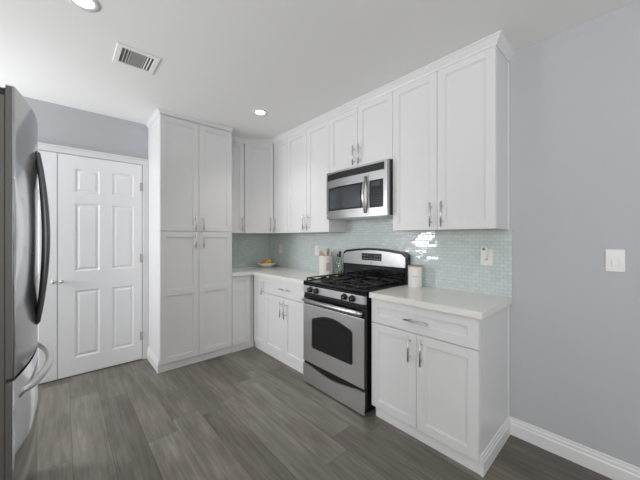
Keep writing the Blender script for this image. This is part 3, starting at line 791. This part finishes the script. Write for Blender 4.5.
# bottles
gx, gy = 1.556, -0.062
gb = thing('green_bottle', 'slim pale green glass bottle between the crock and the clear bottle', 'bottle', (gx, gy, ZC))
link('bottle_glass', B().lathe((gx, gy, ZC), [(0, 0), (.022, 0), (.024, .004), (.024, .135), (.014, .165), (.010, .185), (.010, .215), (0, .215)], 24), 'green', gb)
link('cap', B().lathe((gx, gy, ZC + .2155), [(0, 0), (.011, 0), (.011, .014), (0, .014)], 16), 'button', gb)
ox, oy = 1.604, -0.075
ob = thing('oil_bottle', 'clear glass oil bottle with black pour spout beside the range back panel', 'bottle', (ox, oy, ZC))
link('bottle_glass', B().lathe((ox, oy, ZC), [(0, 0), (.024, 0), (.026, .004), (.026, .120), (.016, .160), (.010, .180), (.010, .232), (.008, .232), (.008, .178), (.014, .158), (.0235, .119), (.0235, .006), (0, .005)], 24), 'clear', ob)
link('oil', B().lathe((ox, oy, ZC + .0055), [(0, 0), (.0228, 0), (.0228, .032), (0, .032)], 24), 'oil', ob)
link('pour_spout', B().lathe((ox, oy, ZC + .2325), [(0, 0), (.010, 0), (.012, .006), (.012, .020), (.006, .026), (0, .026)], 16), 'blackmatte', ob)
# canister
cx_, cy_ = 2.487, -0.108
cn = thing('canister', 'white enamel canister with wooden lid on the counter right of the range', 'canister', (cx_, cy_, ZC))
link('tin', B().lathe((cx_, cy_, ZC), [(0, 0), (.053, 0), (.056, .003), (.056, .158), (.0575, .162), (.0575, .166), (0, .166)], 40), 'canister', cn)
link('lid', B().lathe((cx_, cy_, ZC + .1663), [(0, 0), (.056, 0), (.057, .003), (.056, .010), (0, .011)], 40), 'wood', cn)
Fc = frame((cx_, cy_, 0), (0.86, 0.50, 0), (0.50, -0.86, 0))
mk = B(Fc)
for i in range(7):   # small printed word, letters too small to read in the photo
    a = -0.018 + i * .006; mk.box(a - .002, a + .002, 0.0535, 0.0566, ZC + .088, ZC + .094 + (.003 if i in (0, 3) else 0), 0)
mk.box(-.012, .012, 0.0545, 0.0566, ZC + .080, ZC + .082, 0)
link('printed_mark', mk, 'greyink', cn, label='small grey printed mark')

# ------------------------------------------------------------------ outlets, switch
FWt = frame((0, -0.0077, 0), (1, 0, 0), (0, -1, 0)); FW0 = frame((0, -0.0002, 0), (1, 0, 0), (0, -1, 0))
def plate(name, label, cat, F, x, z, w=0.072, h=0.118, kind='outlet'):
    y = -0.0077 if F is FWt else -0.0002
    p = thing(name, label, cat, (x, y, z))
    link('cover_plate', B(F).box(x - w / 2, x + w / 2, 0, 0.006, z - h / 2, z + h / 2, 0.002, 2), 'plastic', p)
    if kind == 'outlet':
        link('receptacle', B(F).box(x - .017, x + .017, 0.006, 0.0085, z - .034, z + .034, 0.001), 'plastic', p)
        for dz in (-.019, .019):
            for dx in (-.007, .006):
                link('slot', B(F).box(x + dx - .001, x + dx + .001, 0.0085, 0.0088, z + dz - .004, z + dz + .005, 0), 'slot', p)
    else:
        link('rocker', B(F).prism([(x - .017, z - .034), (x + .017, z - .034), (x + .017, z + .034), (x - .017, z + .034)], 0.006, 0.0075, 0.0005)
             .box(x - .014, x + .014, 0.0072, 0.0110, z - .030, z + .004, 0.0015), 'plastic', p)
    return p
plate('wall_outlet', 'white wall outlet in the shaded tile near the corner', 'outlet', FWt, 0.405, 1.168, kind='outlet')
plate('wall_outlet', 'white outlet plate on the tile behind the utensil crock', 'outlet', FWt, 1.163, 1.170, kind='outlet')
plate('wall_outlet', 'white wall outlet on the tile under the last wall cabinet, with a device plugged in', 'outlet', FWt, 2.985, 1.184, 0.078, 0.118, 'outlet')
plate('light_switch', 'white single light switch on the blue-grey wall', 'switch', FW0, 3.620, 1.197, 0.075, 0.122, 'switch')
pd = thing('plug_in_device', 'white plug-in device with round grey sensor in the outlet by the wall end', 'plug-in', (2.978, -0.017, 1.215))
x, z0, z1 = 2.978, 1.185, 1.262
link('housing', B(FWt).prism(arc(x, z1 - .020, .020, 0, 180, 10) + [(x - .020, z0 + .004), (x - .014, z0), (x + .014, z0), (x + .020, z0 + .004)], 0.009, 0.034, 0.002), 'plastic', pd)
link('sensor', B(FWt).lathe((x, 0.034, z1 - .020), [(0, 0), (.010, 0), (.010, -.002), (0, -.003)], 20, 'y'), 'lens', pd, label='round grey sensor')
link('night_light', B(FWt).box(x + .004, x + .018, 0.009, 0.0115, 1.163, 1.177, 0.002), 'amberled', pd)

# ------------------------------------------------------------------ ceiling things
for (lx, ly, lb) in ((1.208, -0.800, 'small round recessed ceiling light in front of the corner wall cabinets'), (1.757, -2.168, 'round recessed ceiling light cut by the top edge, near the ceiling vent')):
    t = thing('recessed_light', lb, 'light', (lx, ly, H), 'recessed ceiling lights')
    link('trim_ring', B().lathe((lx, ly, H), [(.046, -.0005), (.072, -.0005), (.073, -.004), (.050, -.006), (.046, -.004), (.046, -.0005)], 36), 'trim', t)
    link('diffuser', B().lathe((lx, ly, H), [(0, -.0006), (.0458, -.0006), (.0458, -.003), (0, -.003)], 36), 'lamp', t)
    d = bpy.data.lights.new('recessed_lamp', 'SPOT'); d.energy = 20; d.spot_size = math.radians(118); d.spot_blend = 1.0; d.shadow_soft_size = 0.045; d.color = (1, 0.96, 0.92)
    o = bpy.data.objects.new('recessed_lamp', d); COL.objects.link(o); o.parent = t; o.location = (0, 0, -0.02)
vt = thing('ceiling_vent', 'square white ceiling air vent with dark louvers', 'vent', (1.367, -1.867, H))
vx0, vx1, vy0, vy1 = 1.240, 1.495, -1.990, -1.744
b = B(); t_ = .032
b.box(vx0, vx1, vy0, vy0 + t_, H - .008, H - .0005, .002); b.box(vx0, vx1, vy1 - t_, vy1, H - .008, H - .0005, .002)
b.box(vx0, vx0 + t_, vy0 + t_, vy1 - t_, H - .008, H - .0005, .002); b.box(vx1 - t_, vx1, vy0 + t_, vy1 - t_, H - .008, H - .0005, .002)
link('frame', b, 'ceiling', vt)
link('cavity', B().box(vx0 + .02, vx1 - .02, vy0 + .02, vy1 - .02, H - .0025, H - .0006, 0), 'ventdark', vt)
for i, y in enumerate((vy0 + .050, vy0 + .068, vy1 - .068, vy1 - .050)):
    link('louver', B(Matrix.Translation((0, y, H - .006)) @ Matrix.Rotation(0.6 if i < 2 else -0.6, 4, 'X')).box(vx0 + .033, vx1 - .033, -.004, .004, -.0006, .0006, 0), 'trim', vt)
g_ = B(); n = 13
for i in range(n):
    x = vx0 + .040 + (vx1 - vx0 - .080) * i / (n - 1)
    g_.box(x - .0035, x + .0035, vy0 + .082, vy1 - .082, H - .0085, H - .006, 0)
g_.box(vx0 + .033, vx1 - .033, vy0 + .078, vy0 + .084, H - .009, H - .004, 0); g_.box(vx0 + .033, vx1 - .033, vy1 - .084, vy1 - .078, H - .009, H - .004, 0)
link('centre_grille', g_, 'ventgrey', vt)
